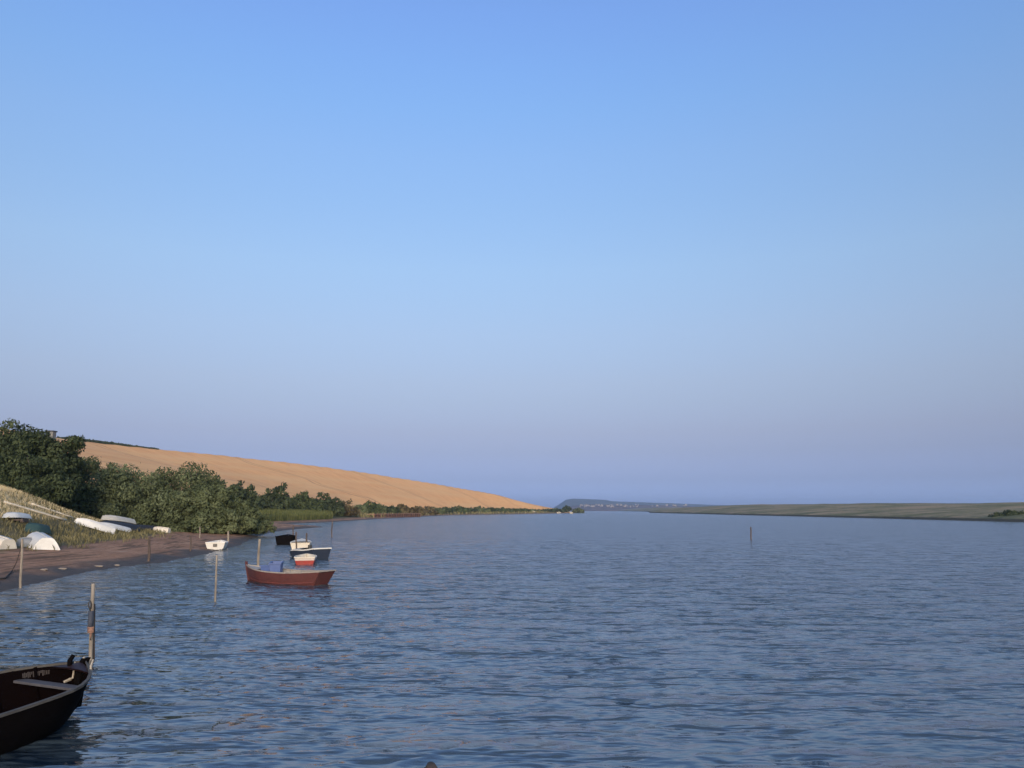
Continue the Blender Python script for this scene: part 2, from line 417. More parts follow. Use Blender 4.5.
b = NT('shingle_bank')
nb = b.noise(.035, 5, .6, stretch=(1, 1, 1)); nf = b.noise(.35, 5, .65)
colb = b.ramp(b.math('ADD', b.math('MULTIPLY', nb, .65), b.math('MULTIPLY', nf, .4)), [(.40, (.072, .082, .036)), (.5, (.145, .138, .074)), (.60, (.26, .20, .13))])
colb = b.mix(b.ramp(b.math('ADD', b.attr('edge'), b.math('MULTIPLY', b.math('SUBTRACT', nf, .5), .5)), [(.35, (0, 0, 0)), (.6, (1, 1, 1))]), colb, (.045, .042, .030))
b.out(colb, .95, b.bump(nf, .6), spec=.2)
base = [P2(*q) for q in [(1500, 533), (1250, 527), (1100, 523.9), (1024, 522.3), (960, 520.6), (900, 519.0), (820, 517.0), (740, 515.1), (690, 513.8), (650, 512.9)]] + [(330, 1900), (470, 3400), (700, 5600)]
crest_h = [7, 7, 6.6, 6.3, 6.2, 6.1, 6.6, 7.2, 8.2, 9.5, 11, 14, 18]
pts, u = resample([(*p, c) for p, c in zip(base, crest_h)], 900)
# denser sampling near the camera
tan = np.gradient(pts[:, :2], axis=0); tan /= np.linalg.norm(tan, axis=1)[:, None]
nrm_ = np.stack([tan[:, 1], -tan[:, 0]], 1)
nrm_ = np.where((nrm_[:, :1] < 0), -nrm_, nrm_)
ker = np.ones(41) / 41
nrm_ = np.stack([np.convolve(np.pad(nrm_[:, i], 20, 'edge'), ker, 'valid') for i in (0, 1)], 1)
steps = np.array([-6, 0, 2.2, 4.5, 8, 14, 22, 32, 45, 60, 78, 96, 115, 140, 170, 210, 240])
hs = np.array([-.10, 0, .10, .17, .22, .30, .38, .47, .58, .70, .82, .92, 1.0, .98, .8, .3, -.2])
prof = np.zeros((900, len(steps), 3)); edge = np.zeros((900, len(steps)))
for k, (s_, h_) in enumerate(zip(steps, hs)):
    q = pts[:, :2] + nrm_ * s_
    wob = fbm(q[:, 0] * .03, q[:, 1] * .03, 31, 4) * 1.6 * (1 if s_ > 3 else .15)
    prof[:, k, :2] = q; prof[:, k, 2] = pts[:, 2] * h_ + wob * min(1, max(0, h_ * 2)); edge[:, k] = 1 - min(1, max(0, (s_ - .3) / 4))
bank = strip_mesh('shingle_bank', prof, b.m, {'edge': edge.ravel()}); tag(bank, kind='structure')

def far_hill(name, prof_px, Y, depth, mat, base_z=-3, rough=2.0, seed=0):
    px, u = resample([(q[0], q[1], 0) for q in prof_px], 260)
    rows = 16; G = np.zeros((260, rows, 3))
    for i, q in enumerate(px):
        c = atY(q[0], q[1], Y)
        for j in range(rows):
            f = j / (rows - 1)
            s = (f - .62) * depth
            hgt = (1 - ((.62 - f) / .62) ** 1.5) if f < .62 else (1 - ((f - .62) / .38) ** 2)
            G[i, j] = (c.x * (1 + s / Y), Y + s, base_z + max(0, c.z - base_z) * max(hgt, 0))
    G[:, :, 2] += fbm(G[:, :, 0] * .008, G[:, :, 1] * .008, seed, 4) * rough * (G[:, :, 2] > base_z + 1)
    o = strip_mesh(name, G, mat); tag(o, kind='structure'); return o
hm = NT('far_hill'); n = hm.noise(.004, 5, .6); n2 = hm.noise(.03, 4, .6)
hm.out(hm.ramp(hm.math('ADD', hm.math('MULTIPLY', n, .6), hm.math('MULTIPLY', n2, .4)), [(.38, (.055, .060, .050)), (.55, (.095, .092, .072)), (.68, (.16, .13, .10))]), .95, spec=.1)
hm2 = NT('far_low_land'); n = hm2.noise(.006, 5, .6); n2 = hm2.noise(.05, 4, .6)
hm2.out(hm2.ramp(hm2.math('ADD', hm2.math('MULTIPLY', n, .5), hm2.math('MULTIPLY', n2, .5)), [(.4, (.06, .05, .05)), (.52, (.13, .095, .085)), (.66, (.24, .18, .15))]), .95, spec=.1)
far_hill('distant_hill', [(548, 511), (559, 504.5), (566, 499.6), (573, 498.6), (590, 499.2), (605, 499.8), (612, 501.2), (640, 502.2), (675, 503.4), (700, 504.4), (760, 506.4), (830, 508.6), (900, 511)], 6200, 1500, hm.m, seed=3)
far_hill('distant_lowland', [(552, 511.2), (570, 506), (590, 504.4), (620, 504.8), (660, 505.2), (690, 506.0), (720, 507.5), (760, 510), (780, 511.2)], 4200, 900, hm2.m, seed=5)
# pale houses scattered over the foot of the distant hill: a few specks, one mass
mb = MB(); rg = random.Random(3)
for i in range(75):
    px = rg.choice([rg.uniform(580, 600), rg.uniform(588, 640), rg.uniform(600, 690)]); Y = rg.uniform(3850, 4150)
    c = atY(px, 506 + rg.uniform(-1.0, 2.2), Y); wd = rg.uniform(5, 12); dp = rg.uniform(5, 8); hh = rg.uniform(2, 4)
    mb.box((c.x, c.y, c.z + hh / 2), (wd, dp, hh + 4))
    zt = c.z + hh + 2; rr_ = 1.6
    mb.add([(c.x - wd / 2, c.y - dp / 2, zt), (c.x + wd / 2, c.y - dp / 2, zt), (c.x + wd / 2, c.y + dp / 2, zt), (c.x - wd / 2, c.y + dp / 2, zt), (c.x - wd / 2, c.y, zt + rr_), (c.x + wd / 2, c.y, zt + rr_)],
           [(0, 1, 5, 4), (2, 3, 4, 5), (1, 2, 5), (3, 0, 4)])
tag(mb.build('distant_town', M['town']), 'pale specks of a distant town along the foot of the far blue hill', 'town', kind='stuff')

# ------------------------------------------------------------------ plants
def foliage(name, lumps, n, leaf, mat, parent, seed, up=.3, aspect=2.2, jitter=.16):
    g = np.random.default_rng(seed)
    L = np.array(lumps, float)                     # cx cy cz rx ry rz
    # each lump carries smaller tufts so that the outline is uneven
    sub = []
    for l in L:
        k = 26
        dd = g.normal(size=(k, 3)); dd /= np.linalg.norm(dd, axis=1)[:, None]
        rr = g.uniform(.55, 1.02, k)[:, None]
        c = l[:3] + dd * l[3:] * rr
        s = g.uniform(.20, .42, k)[:, None] * np.array([1, 1, .85]) * l[3:].mean()
        sub.append(np.concatenate([c, s], 1))
    S = np.concatenate(sub); S = S[S[:, 2] > 0.05]
    wgt = S[:, 3] ** 2; idx = g.choice(len(S), n, p=wgt / wgt.sum())
    dd = g.normal(size=(n, 3)); dd /= np.linalg.norm(dd, axis=1)[:, None]
    r = np.abs(g.normal(size=n)) * jitter; r = np.where(g.random(n) < .75, 1 - r, g.random(n) ** .5 * .9 + .05) + (g.random(n) < .06) * g.uniform(.05, .4, n)
    C = S[idx, :3] + dd * S[idx, 3:] * r[:, None]
    C[:, 2] = np.maximum(C[:, 2], .04 + .2 * g.random(n))
    nrm = dd + g.normal(size=(n, 3)) * .4 + np.array([0, 0, .25]); nrm /= np.linalg.norm(nrm, axis=1)[:, None]
    a = np.cross(nrm, g.normal(size=(n, 3))); a[:, 2] += up * g.random(n); a /= np.linalg.norm(a, axis=1)[:, None]
    b = np.cross(nrm, a); b /= np.linalg.norm(b, axis=1)[:, None] + 1e-9
    s = leaf * g.uniform(.6, 1.5, n)[:, None]
    V = np.stack([C - a * s * aspect / 2, C + b * s * .5, C + a * s * aspect / 2, C - b * s * .5], 1).reshape(-1, 3)
    F = np.arange(n * 4).reshape(n, 4)
    tone = np.clip(g.random(len(S))[idx] * .75 + g.random(n) * .25, 0, 1)
    return np_mesh(name, V, F, mat, parent, smooth=False, attrs={'tone': np.repeat(tone, 4)})

def plant(kind, loc, w, h, label, cat, mat, n, leaf, seed, group=None, nl=5, dep=None, up=.9, low=.0, lean=0):
    """kind: bush or tree; w, h its width and height; crown of nl lumps"""
    g = random.Random(seed); root = empty(kind, loc); tag(root, label, cat, group)
    dep = dep or w * .8
    lumps = []
    for i in range(nl):
        f = (i + .5) / nl
        ang = g.uniform(0, 2 * PI); rr = math.sqrt(g.random()) * .55
        x0 = (f - .5) * w * .72 + g.uniform(-.06, .06) * w
        y0 = math.sin(ang) * rr * dep * .7
        edge = 1 - (abs(f - .5) * 2) ** 2 * .5
        top = h * edge * g.uniform(.80, 1.0)
        rz = top * g.uniform(.40, .52); rx = w * g.uniform(.20, .30) * (1.0 if nl > 3 else 1.3)
        lumps.append((x0 + lean * top, y0, top - rz, rx, rx * dep / w * 1.1, rz))
        if low > -1 and g.random() < .85: lumps.append((x0 * 1.15, y0 - dep * .16, h * .22 + low, rx * 1.05, rx * .95, h * .24))
    foliage('crown', lumps, n, leaf, mat, root, seed, up)
    tb = MB()
    for l in lumps[:: 2 if len(lumps) > 6 else 1][:6]:
        bx = g.uniform(-.08, .08) * w; r0 = max(.04, h * .016)
        tb.tube([(bx, 0, -.4), (bx * .7 + l[0] * .35, l[1] * .3, l[2] * .5), (l[0], l[1], l[2] + l[5] * .4)], [r0, r0 * .7, r0 * .25], 6)
    tb.build('trunk' if kind.endswith('tree') else 'stem', M['bark'], root, True)
    return root

def plant_px(kind, cx, top, bot, wpx, Y, label, cat, mat, n, leaf, seed, **kw):
    c = atY(cx, bot, Y); z0 = gz(c.x, Y); tp = atY(cx, top, Y).z
    return plant(kind, (c.x, Y, z0 - .05), wpx / FPX * Y * 1.02, max(.6, (tp - z0) * (1.08 if kind == 'tree' else 1.12 if Y < 100 else 1.0)), label, cat, mat, n, leaf, seed, **kw)

TG = 'trees and bushes along the left shore'
plant_px('tree', -8, 414, 500, 92, 80, 'tall dark green tree at the left edge, highest against the sky', 'tree', L_DARK, 46000, .165, 1, group=TG, nl=9)
plant_px('tree', 38, 425, 505, 60, 74, 'dark tree just right of the tallest one, above the dry grass bank', 'tree', L_DARK, 34000, .155, 2, group=TG, nl=8)
plant_px('tree', 63, 439, 510, 46, 78, 'smaller dark tree whose right side stands against the golden field', 'tree', L_DARK, 24000, .15, 3, group=TG, nl=6)
plant_px('bush', 26, 456, 505, 80, 70, 'low dark bush directly behind the dry grass bank', 'bush', L_DARK, 14000, .13, 4, group=TG, nl=5)
plant_px('bush', 94, 458, 524, 66, 86, 'olive bush behind the white upturned boats, left of the broad one', 'bush', L_GREEN, 28000, .13, 5, group=TG, nl=5)
plant_px('bush', 156, 462, 533, 124, 88, 'broad tall olive green bush in the middle of the shore thicket', 'bush', L_GREEN, 60000, .135, 6, group=TG, nl=7)
plant_px('bush', 205, 480, 534, 80, 82, 'rounded olive bush behind the white dinghy on the beach', 'bush', L_GREEN, 38000, .13, 7, group=TG, nl=6)
plant_px('bush', 240, 504, 532, 50, 86, 'low spreading bush at the right end of the thicket, near the water', 'bush', L_GREEN, 18000, .11, 8, group=TG, nl=5)
plant_px('bush', 122, 478, 528, 50, 86, 'olive bush between two taller ones, behind the dark tarpaulin', 'bush', L_MID, 15000, .12, 9, group=TG, nl=4)
HG = 'dark bushes at the foot of the golden field'
plant_px('bush', 216, 470.5, 492, 34, 190, 'dark bush standing against the golden field, left one of a pair', 'bush', L_DARK, 5000, .36, 20, group=HG, nl=4)
plant_px('bush', 240, 471.5, 494, 36, 195, 'dark bush against the golden field, right one of a pair', 'bush', L_DARK, 5000, .36, 21, group=HG, nl=4)
plant_px('bush', 279, 481.5, 498, 26, 215, 'small dark pointed bush alone against the golden field', 'bush', L_DARK, 3500, .36, 22, group=HG, nl=3)
plant_px('bush', 302, 489, 504, 30, 235, 'dark bush right of the small pointed one at the field edge', 'bush', L_MID, 3500, .38, 23, group=HG, nl=4)
plant_px('bush', 322, 490.5, 504, 24, 245, 'dark bush second from the right end of the bush row', 'bush', L_DARK, 3000, .38, 24, group=HG, nl=3)
plant_px('bush', 336, 493.5, 505, 16, 250, 'little dark bush at the right end of the bush row', 'bush', L_DARK, 2000, .36, 25, group=HG, nl=3)
plant_px('bush', 252, 489, 509, 60, 232, 'wide green bush above the reeds, left one', 'bush', L_MID, 14000, .27, 26, group=HG, nl=6)
plant_px('bush', 296, 494, 509, 56, 240, 'wide green bush above the reeds, right one', 'bush', L_MID, 12000, .28, 27, group=HG, nl=6)
plant_px('bush', 341, 500, 517.5, 40, 260, 'olive brown bush at the right end of the reed bed', 'bush', L_BROWN, 5000, .36, 28, group=HG, nl=5)
plant_px('bush', 324, 498, 512, 34, 250, 'olive bush between the reed bed and the dark row', 'bush', L_GREEN, 4000, .36, 29, group=HG, nl=4)
# far shore hedge, one bush after the other
rg = random.Random(12); SG = 'low bushes along the far shore below the field'
tones = [('dark green', L_DARK), ('green', L_MID), ('dark green', L_DARK), ('brown', L_BROWN), ('olive', L_GREEN)]
k = 0
for px in np.arange(358, 566, 11.0):
    py = np.interp(px, [358, 400, 440, 500, 565], [514.5, 513.0, 511.4, 511.0, 510.6]); topy = np.interp(px, [358, 400, 440, 500, 540, 565], [501.5, 503.8, 505.4, 507.8, 509.2, 508.0]) + rg.uniform(-.5, 1.3)
    Y = np.interp(px, [358, 400, 440, 500, 565], [300, 352, 480, 625, 850])
    nm, mt = (('brown', L_BROWN) if 396 < px < 432 else tones[rg.choice([0, 1, 1, 2, 4])])
    plant_px('bush', px + rg.uniform(-2, 2), topy, py, rg.uniform(15, 20), Y, f'low {nm} bush in the far shore hedge under the golden field', 'bush', mt, 1600, .5 + Y * .0006, 40 + k, group=SG + ' ' + nm, nl=3)
    k += 1
plant_px('bush', 567, 503.6, 511, 9, 850, 'dark bush on the tip of the far headland', 'bush', L_DARK, 1300, .8, 70, nl=3)
plant_px('bush', 579, 506.8, 512, 9, 850, 'olive bush lowest on the tip of the far headland', 'bush', L_GREEN, 1300, .8, 71, nl=3)
# dark shrub on the shingle bank, right edge
c = atY(1016, 521, 210)
plant('bush', (c.x, 210, .7), 10.5, 2.3, 'dark low thicket at the right edge on the far bank', 'bush', L_DARK, 9000, .22, 80, nl=7, dep=5)
# hedge on the skyline
mbp = []
for px in np.arange(58, 158, 1.6):
    Y = np.interp(px, [60, 150], [442, 482]); tp = atY(px, np.interp(px, [58, 70, 110, 158], [437.0, 437.4, 442.0, 449.2]), Y); zz_ = gz(tp.x, Y)
    hh = max(.5, tp.z - zz_ + rg.uniform(-.2, .3)); mbp.append((tp.x, Y, zz_ + hh * .45, .9, .9, hh * .55))
hroot = foliage('hedge', mbp, 9000, .42, L_DARK, None, 90); tag(hroot, 'thin dark hedge along the skyline above the golden field', 'hedge')

# tufts: reeds, dry grass, shore plants
def tufts(name, pts, hgt, wid, mat, seed, lean=.25):
    g = np.random.default_rng(seed); n = len(pts); P = np.array(pts)
    a = g.random(n) * 2 * PI; hh = hgt * g.uniform(.5, 1.25, n) ; l = g.normal(size=(n, 2)) * lean * hh[:, None]
    dx = np.cos(a) * wid / 2; dy = np.sin(a) * wid / 2; Z = np.zeros(n)
    lo1 = P - np.stack([dx, dy, Z + .05], 1); lo2 = P + np.stack([dx, dy, Z - .05], 1)
    mid = P + np.stack([l[:, 0] * .35, l[:, 1] * .35, hh * .6], 1)
    tip = P + np.stack([l[:, 0], l[:, 1], hh], 1)
    V = np.stack([lo1, lo2, mid + np.stack([dx, dy, Z], 1) * .7, tip, mid - np.stack([dx, dy, Z], 1) * .7], 1).reshape(-1, 3)
    F = np.arange(n * 5).reshape(n, 5)
    return np_mesh(name, V, F, mat, None, False, {'tone': np.repeat(g.random(n), 5)})
def scatter(n, x0, x1, y0, y1, cond, seed):
    g = np.random.default_rng(seed); X = g.uniform(x0, x1, n); Yy = g.uniform(y0, y1, n)
    z, d, t, arc, side = land(X, Yy); m = cond(X, Yy, z, d, g.random(n))
    return np.stack([X, Yy, z], 1)[m]
pp = scatter(170000, -62, -26, 28, 78, lambda X, Y, z, d, r: (d + fbm(X * .3, Y * .3, 4) * 4 > 12.5) & (d < 26) & (Y < 74) & (r < .75 - .5 * vnoise(X * .8, Y * .8, 3)), 1)
tag(tufts('dry_grass', pp, .28, .03, L_STRAW, 2), 'dry straw coloured grass covering the left bank', 'grass', kind='stuff')
pp = scatter(60000, -60, -22, 25, 80, lambda X, Y, z, d, r: (d > 5.5) & (d < 17) & (r < sstep(d + fbm(X * .35, Y * .35, 6) * 7, 6, 10) * .7), 3)
tag(tufts('shore_plants', pp, .32, .05, L_SALT, 4, .4), 'olive green and brown low plants around the boats on the shore', 'plants', kind='stuff')
pp = []
gq = np.random.default_rng(5)
def px_x(px, Y): return (px - 512) / FPX * Y * 1.017
n = 26000; Yq = gq.uniform(165, 262, n); pxq = gq.uniform(236, 338, n); Xq = px_x(pxq, Yq)
z, d, t, arc, side = land(Xq, Yq); m = (d > 5) & (d < 34)
tag(tufts('reed_bed', np.stack([Xq, Yq, z], 1)[m], 1.7, .14, L_REED, 6, .12), 'yellow green reed bed behind the mud shore of the inlet', 'reeds', kind='stuff')
n = 16000; Yq = gq.uniform(255, 760, n); pxq = gq.uniform(338, 580, n); Xq = px_x(pxq, Yq)
z, d, t, arc, side = land(Xq, Yq); m = (d > 3) & (d < 26)
tag(tufts('marsh_grass', np.stack([Xq, Yq, z], 1)[m], 1.2, .5, L_SALT, 7, .2), 'olive marsh grass fringing the far left shore', 'grass', kind='stuff')
Xs = gq.uniform(130, 520, 14000); Ys = gq.uniform(160, 1100, 14000)

# ------------------------------------------------------------------ boats
class Hull:
    """x runs from the bow (0) to the stern (-L), z = 0 at the keel amidships"""
    def __init__(s, L, B, D, um=.45, e=2.0, tr=.75, db=.25, ds=.05, kb=.25, ks=.05, rb=.3, rs=.15, cf=.72, th=.03, flare=.6, blunt=.015):
        s.__dict__.update(locals()); s.N = 22; s.V = 6
    def hb(s, u):
        b = s.B / 2 * (1 - (1 - min(u / s.um, 1)) ** s.e)
        if u > .55: b *= 1 - (1 - s.tr) * ((u - .55) / .45) ** 1.8
        return max(b, s.blunt)
    def sheer(s, u): return s.D + s.db * max(0, 1 - u / .6) ** 2 + s.ds * max(0, (u - .6) / .4) ** 2
    def keel(s, u): return s.kb * max(0, 1 - u / .4) ** 2.2 + s.ks * max(0, (u - .6) / .4) ** 2
    def pt(s, u, v, side, ins=0.0, lift=0.0):
        hb = max(s.hb(u) - ins, .004); z0 = s.keel(u) + lift; z1 = s.sheer(u)
        z = z0 + (z1 - z0) * v
        cf = s.cf * (.35 + .65 * min(1, u / .35))
        yv = hb * (cf + (1 - cf) * v ** s.flare)
        zr = z / s.D
        x = -s.L * u + s.rb * zr * (1 - u) ** 3 - s.rs * zr * u ** 5
        return (x, side * yv, z)
    def ring(s, u, ins=0, lift=0, du=0, v1=1.0):
        r = [s.pt(u, v1 * (1 - k / s.V), 1, ins, lift) for k in range(s.V + 1)]
        p = s.pt(u, 0, 1, ins, lift); r.append((p[0], 0, p[2] - .012))
        r += [(q[0], -q[1], q[2]) for q in reversed(r[:-1])]
        return [(q[0] + du, q[1], q[2]) for q in r]
    def shell(s, mat, parent, inner=None, stripe=None):
        N = s.N; us = [(i / N) ** 1.25 for i in range(N + 1)]; n = 2 * s.V + 3
        m = MB(); vs = []
        for u in us: vs += s.ring(u)
        fs = [(i * n + k, (i + 1) * n + k, (i + 1) * n + k + 1, i * n + k + 1) for i in range(N) for k in range(n - 1)]
        fs.append(tuple(N * n + k for k in range(n)))          # transom
        m.add(vs, fs)
        # rim between outside and inside
        rim = []
        for k, u in enumerate(us):
            a = s.ring(u); b = s.ring(max(u, .012), s.th)
            rim.append((a[0], b[0], b[-1], a[-1]))
        vs = [q for r in rim for q in r]
        fs = []
        for i in range(N):
            fs += [(i * 4, i * 4 + 1, i * 4 + 5, i * 4 + 4), (i * 4 + 2, i * 4 + 3, i * 4 + 7, i * 4 + 6)]
        m.add(vs, fs)
        hull = m.build('hull', mat, parent, True); autosmooth(hull)
        mi = MB(); vs = []
        for u in us: vs += s.ring(max(u, .012), s.th, .035, s.th if u > .99 else 0)
        fs = [(i * n + k + 1, (i + 1) * n + k + 1, (i + 1) * n + k, i * n + k) for i in range(N) for k in range(n - 1)]
        fs.append(tuple(N * n + k for k in range(n - 1, -1, -1)))
        mi.add(vs, fs)
        li = mi.build('lining', inner or mat, parent, True); autosmooth(li)
        return hull
    def rail(s, mat, parent, w=.05, t=.035, u0=0.0, u1=1.0, name='gunwale', v=1.0, out=.012, n=30):
        m = MB()
        for sd in (1, -1):
            vs = []; 
            for i in range(n + 1):
                u = u0 + (u1 - u0) * i / n; p = s.pt(u, v, sd)
                o = out; iy = w
                y0 = p[1] + sd * o; y1 = p[1] - sd * (iy - o)
                if sd * y1 < .002: y1 = sd * .002
                zt = p[2] + (t * .6 if v == 1.0 else t / 2); zb = p[2] - (t * .4 if v == 1.0 else t / 2)
                vs += [(p[0], y0, zb), (p[0], y0, zt), (p[0], y1, zt), (p[0], y1, zb)]
            fs = []
            for i in range(n):
                for k in range(4):
                    q = (i * 4 + k, (i + 1) * 4 + k, (i + 1) * 4 + (k + 1) % 4, i * 4 + (k + 1) % 4)
                    fs.append(q if sd > 0 else q[::-1])
            fs += [(0, 1, 2, 3), (n * 4 + 3, n * 4 + 2, n * 4 + 1, n * 4)]
            m.add(vs, fs)
        if u1 > .99 and v == 1.0:
            a = s.pt(1, 1, 1); m.box((a[0] - .005, 0, a[2] + t * .15), (w, a[1] * 2, t))
        return m.build(name, mat, parent)
    def thwart(s, u, mat, parent, z=.7, w=.22, t=.035, name='thwart'):
        zz = s.keel(u) + (s.sheer(u) - s.keel(u)) * z; p = s.pt(u, z, 1, s.th)
        return MB().box((p[0], 0, zz), (w, p[1] * 2 + .01, t)).build(name, mat, parent, bevel=.006)
    def deck(s, u0, u1, mat, parent, z=.93, name='deck', n=10, crown=.03):
        m = MB(); vs = []
        for i in range(n + 1):
            u = u0 + (u1 - u0) * i / n; p = s.pt(max(u, .012), z, 1, s.th * .6)
            for k in range(5):
                f = k / 2 - 1; vs.append((p[0], p[1] * f, p[2] + crown * (1 - f * f)))
        for dz in (0, -.02):
            m.add([(a, b, c + dz) for a, b, c in vs], [(i * 5 + k, i * 5 + k + 1, (i + 1) * 5 + k + 1, (i + 1) * 5 + k) if dz == 0 else (i * 5 + k, (i + 1) * 5 + k, (i + 1) * 5 + k + 1, i * 5 + k + 1) for i in range(n) for k in range(4)])
        return m.build(name, mat, parent, True)
    def ribs(s, us, mat, parent, name='rib', w=.035, d=.03):
        for u in us:
            m = MB(); r = s.ring(u, s.th + d * .5, .05, 0, .98)
            for a, b in zip(r[:-1], r[1:]):
                a = Vector(a); b = Vector(b); dv = b - a
                if dv.length < .01: continue
                rot = dv.to_track_quat('Z', 'X').to_matrix()
                m.box((a + b) / 2, (w, d, dv.length + .02), rot)
            m.build(name, mat, parent)
    def stem(s, mat, parent, top=.12, w=.05, d=.09):
        m = MB(); pts = [s.pt(0, v, 1) for v in (0, .25, .5, .75, 1.0)]
        vs = []
        for p in pts + [(pts[-1][0] + .03, 0, pts[-1][2] + top)]:
            vs += [(p[0] - d * .6, w / 2, p[2]), (p[0] + d * .4, w / 2, p[2]), (p[0] + d * .4, -w / 2, p[2]), (p[0] - d * .6, -w / 2, p[2])]
        n = len(vs) // 4
        fs = [(i * 4 + k, i * 4 + (k + 1) % 4, (i + 1) * 4 + (k + 1) % 4, (i + 1) * 4 + k) for i in range(n - 1) for k in range(4)] + [(3, 2, 1, 0), tuple((n - 1) * 4 + k for k in range(4))]
        return m.add(vs, fs).build('stem_post', mat, parent)
def autosmooth(o, a=40):
    me = o.data
    import bmesh
    b = bmesh.new(); b.from_mesh(me); bmesh.ops.recalc_face_normals
    for e in b.edges:
        if len(e.link_faces) == 2 and e.calc_face_angle(0) > R(a): e.smooth = False
    b.to_mesh(me); b.free()

def aim(a, b): return math.atan2(b.y - a.y, b.x - a.x)

# --- near black boat, lower left
yaw_near = R(-114)                       # from the bow towards the stern
near = empty('rowing_boat', (-6.05, 11.25, -.19), yaw_near + PI)
tag(near, 'tarred black open wooden boat with grey seats, nearest, cut by the left edge', 'boat', 'boats afloat')
hn = Hull(5.0, 1.96, .62, um=.20, e=2.3, tr=.72, db=.27, ds=.10, kb=.30, ks=.1, rb=.06, rs=.2, cf=.74, th=.03)
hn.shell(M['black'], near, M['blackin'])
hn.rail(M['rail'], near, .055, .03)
hn.thwart(.09, M['thwart'], near, .78, .16); hn.thwart(.30, M['thwart'], near, .72, .24); hn.thwart(.54, M['thwart'], near, .72, .24); hn.thwart(.74, M['thwart'], near, .72, .24)
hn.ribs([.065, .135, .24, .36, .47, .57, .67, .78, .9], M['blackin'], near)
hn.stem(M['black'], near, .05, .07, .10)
hn.deck(0, .05, M['maroon'], near, .97, 'breasthook')
m = MB(); m.tube([(-.10, .05, .80), (-.09, .07, .93), (-.05, .06, 1.00)], [.03, .035, .03], 8); m.build('mooring_bitt', M['black'], near, True)
m = MB(); p = Vector(hn.pt(.014, 1, 1)); q = Vector(hn.pt(.018, .66, 1, .06))
m.tube([p + Vector((0, -.05, .02)), p + Vector((-.02, -.06, -.2)), q], [.012] * 3, 6)
m.tube([q + Vector((-.09, 0, -.02)), q, q + Vector((.07, .0, .03)), q + Vector((.02, 0, -.05))], [.018, .022, .018, .012], 6)
m.build('lashing', M['rope'], near)
m = MB(); a = Vector(hn.pt(.0, 1, 1)); pts_ = [Vector(hn.pt(0, v, 1)) + Vector((.05, -.03, 0)) for v in (1.0, .8, .6, .4)]
m.tube([a + Vector((-.02, 0, .06))] + pts_, [.014] * 5, 6)
b1 = Vector(hn.pt(.045, 1, -1)); m.build('painter_rope', M['rope'], near); m = MB(); m.tube([b1 + Vector((0, -.01, -.08)), b1 + Vector((0, 0, .06)), b1 + Vector((.05, .03, .13))], [.014, .014, .01], 6)
m.build('rope_end', M['rope'], near)
# faded illegible name: a row of worn pale strokes on the inside plank
rg = random.Random(4); m = MB()
for i in range(15):
    u = .046 + i * .0027; aa = Vector(hn.pt(u, .80, 1, hn.th + .012)); bb = Vector(hn.pt(u, .93, 1, hn.th + .012))
    if i in (4, 9): aa = aa.lerp(bb, .4)
    d = bb - aa; c_ = aa.lerp(bb, .5)
    m.box(c_, (.010 + .008 * rg.random(), .004, d.length * rg.uniform(.6, .95)), d.to_track_quat('Z', 'Y').to_matrix())
m.build('faded_lettering', M['lettering'], near)

def twotone(name, low, high, zl, rough=.5):
    t = NT(name); sx = t.node('ShaderNodeSeparateXYZ'); t.link(t.coord(), sx.inputs[0]); n = t.noise(4, 5, .6); n2 = t.noise(30, 3)
    f = t.math('GREATER_THAN', t.math('ADD', sx.outputs[2], t.math('MULTIPLY', n, .015)), zl)
    c = t.mix(f, low, high); c = t.mix(t.ramp(n, [(.45, (0, 0, 0)), (.75, (.5, .5, .5))]), c, t.mix(.6, c, (.12, .10, .09)))
    return t.out(c, rough, t.bump(n2, .003))
def place_boat(name, P, Q, hl, draft, label, cat='boat', group='boats afloat', rx=0, ry=0):
    """P bow and Q stern on the ground or the water"""
    r = empty(name, (P.x, P.y, P.z - draft), aim(Q, P), rx, ry); tag(r, label, cat, group); return r

# --- red boat
P = at(249.5, 580.8); Q = at(319, 584.6); L = (P - Q).length
hr = Hull(L, 1.3, .58, um=.42, e=2.1, tr=.72, db=.19, ds=.09, kb=.12, ks=.08, rb=.16, rs=.34, cf=.78, th=.03)
red = place_boat('rowing_boat', P, Q, hr, .15, 'faded red wooden boat with blue tubs aboard and raked stern, lying broadside')
hr.shell(M['red'], red, M['palegrey']); hr.rail(M['palerail'], red, .07, .045); hr.rail(M['redlow'], red, .02, .05, 0, .985, 'rubbing_strake', .33, .03)
hr.stem(M['red'], red, .14, .06, .09); hr.deck(0, .22, M['palegrey'], red, .96, 'foredeck')
hr.thwart(.42, M['palegrey'], red, .8); hr.thwart(.66, M['palegrey'], red, .82, .3); hr.deck(.84, .985, M['palegrey'], red, .9, 'stern_deck', 6, .01)
hr.deck(.25, .62, M['palegrey'], red, .42, 'floor_boards', 8, .0); hr.ribs([.3, .45, .6, .75], M['grey'], red)
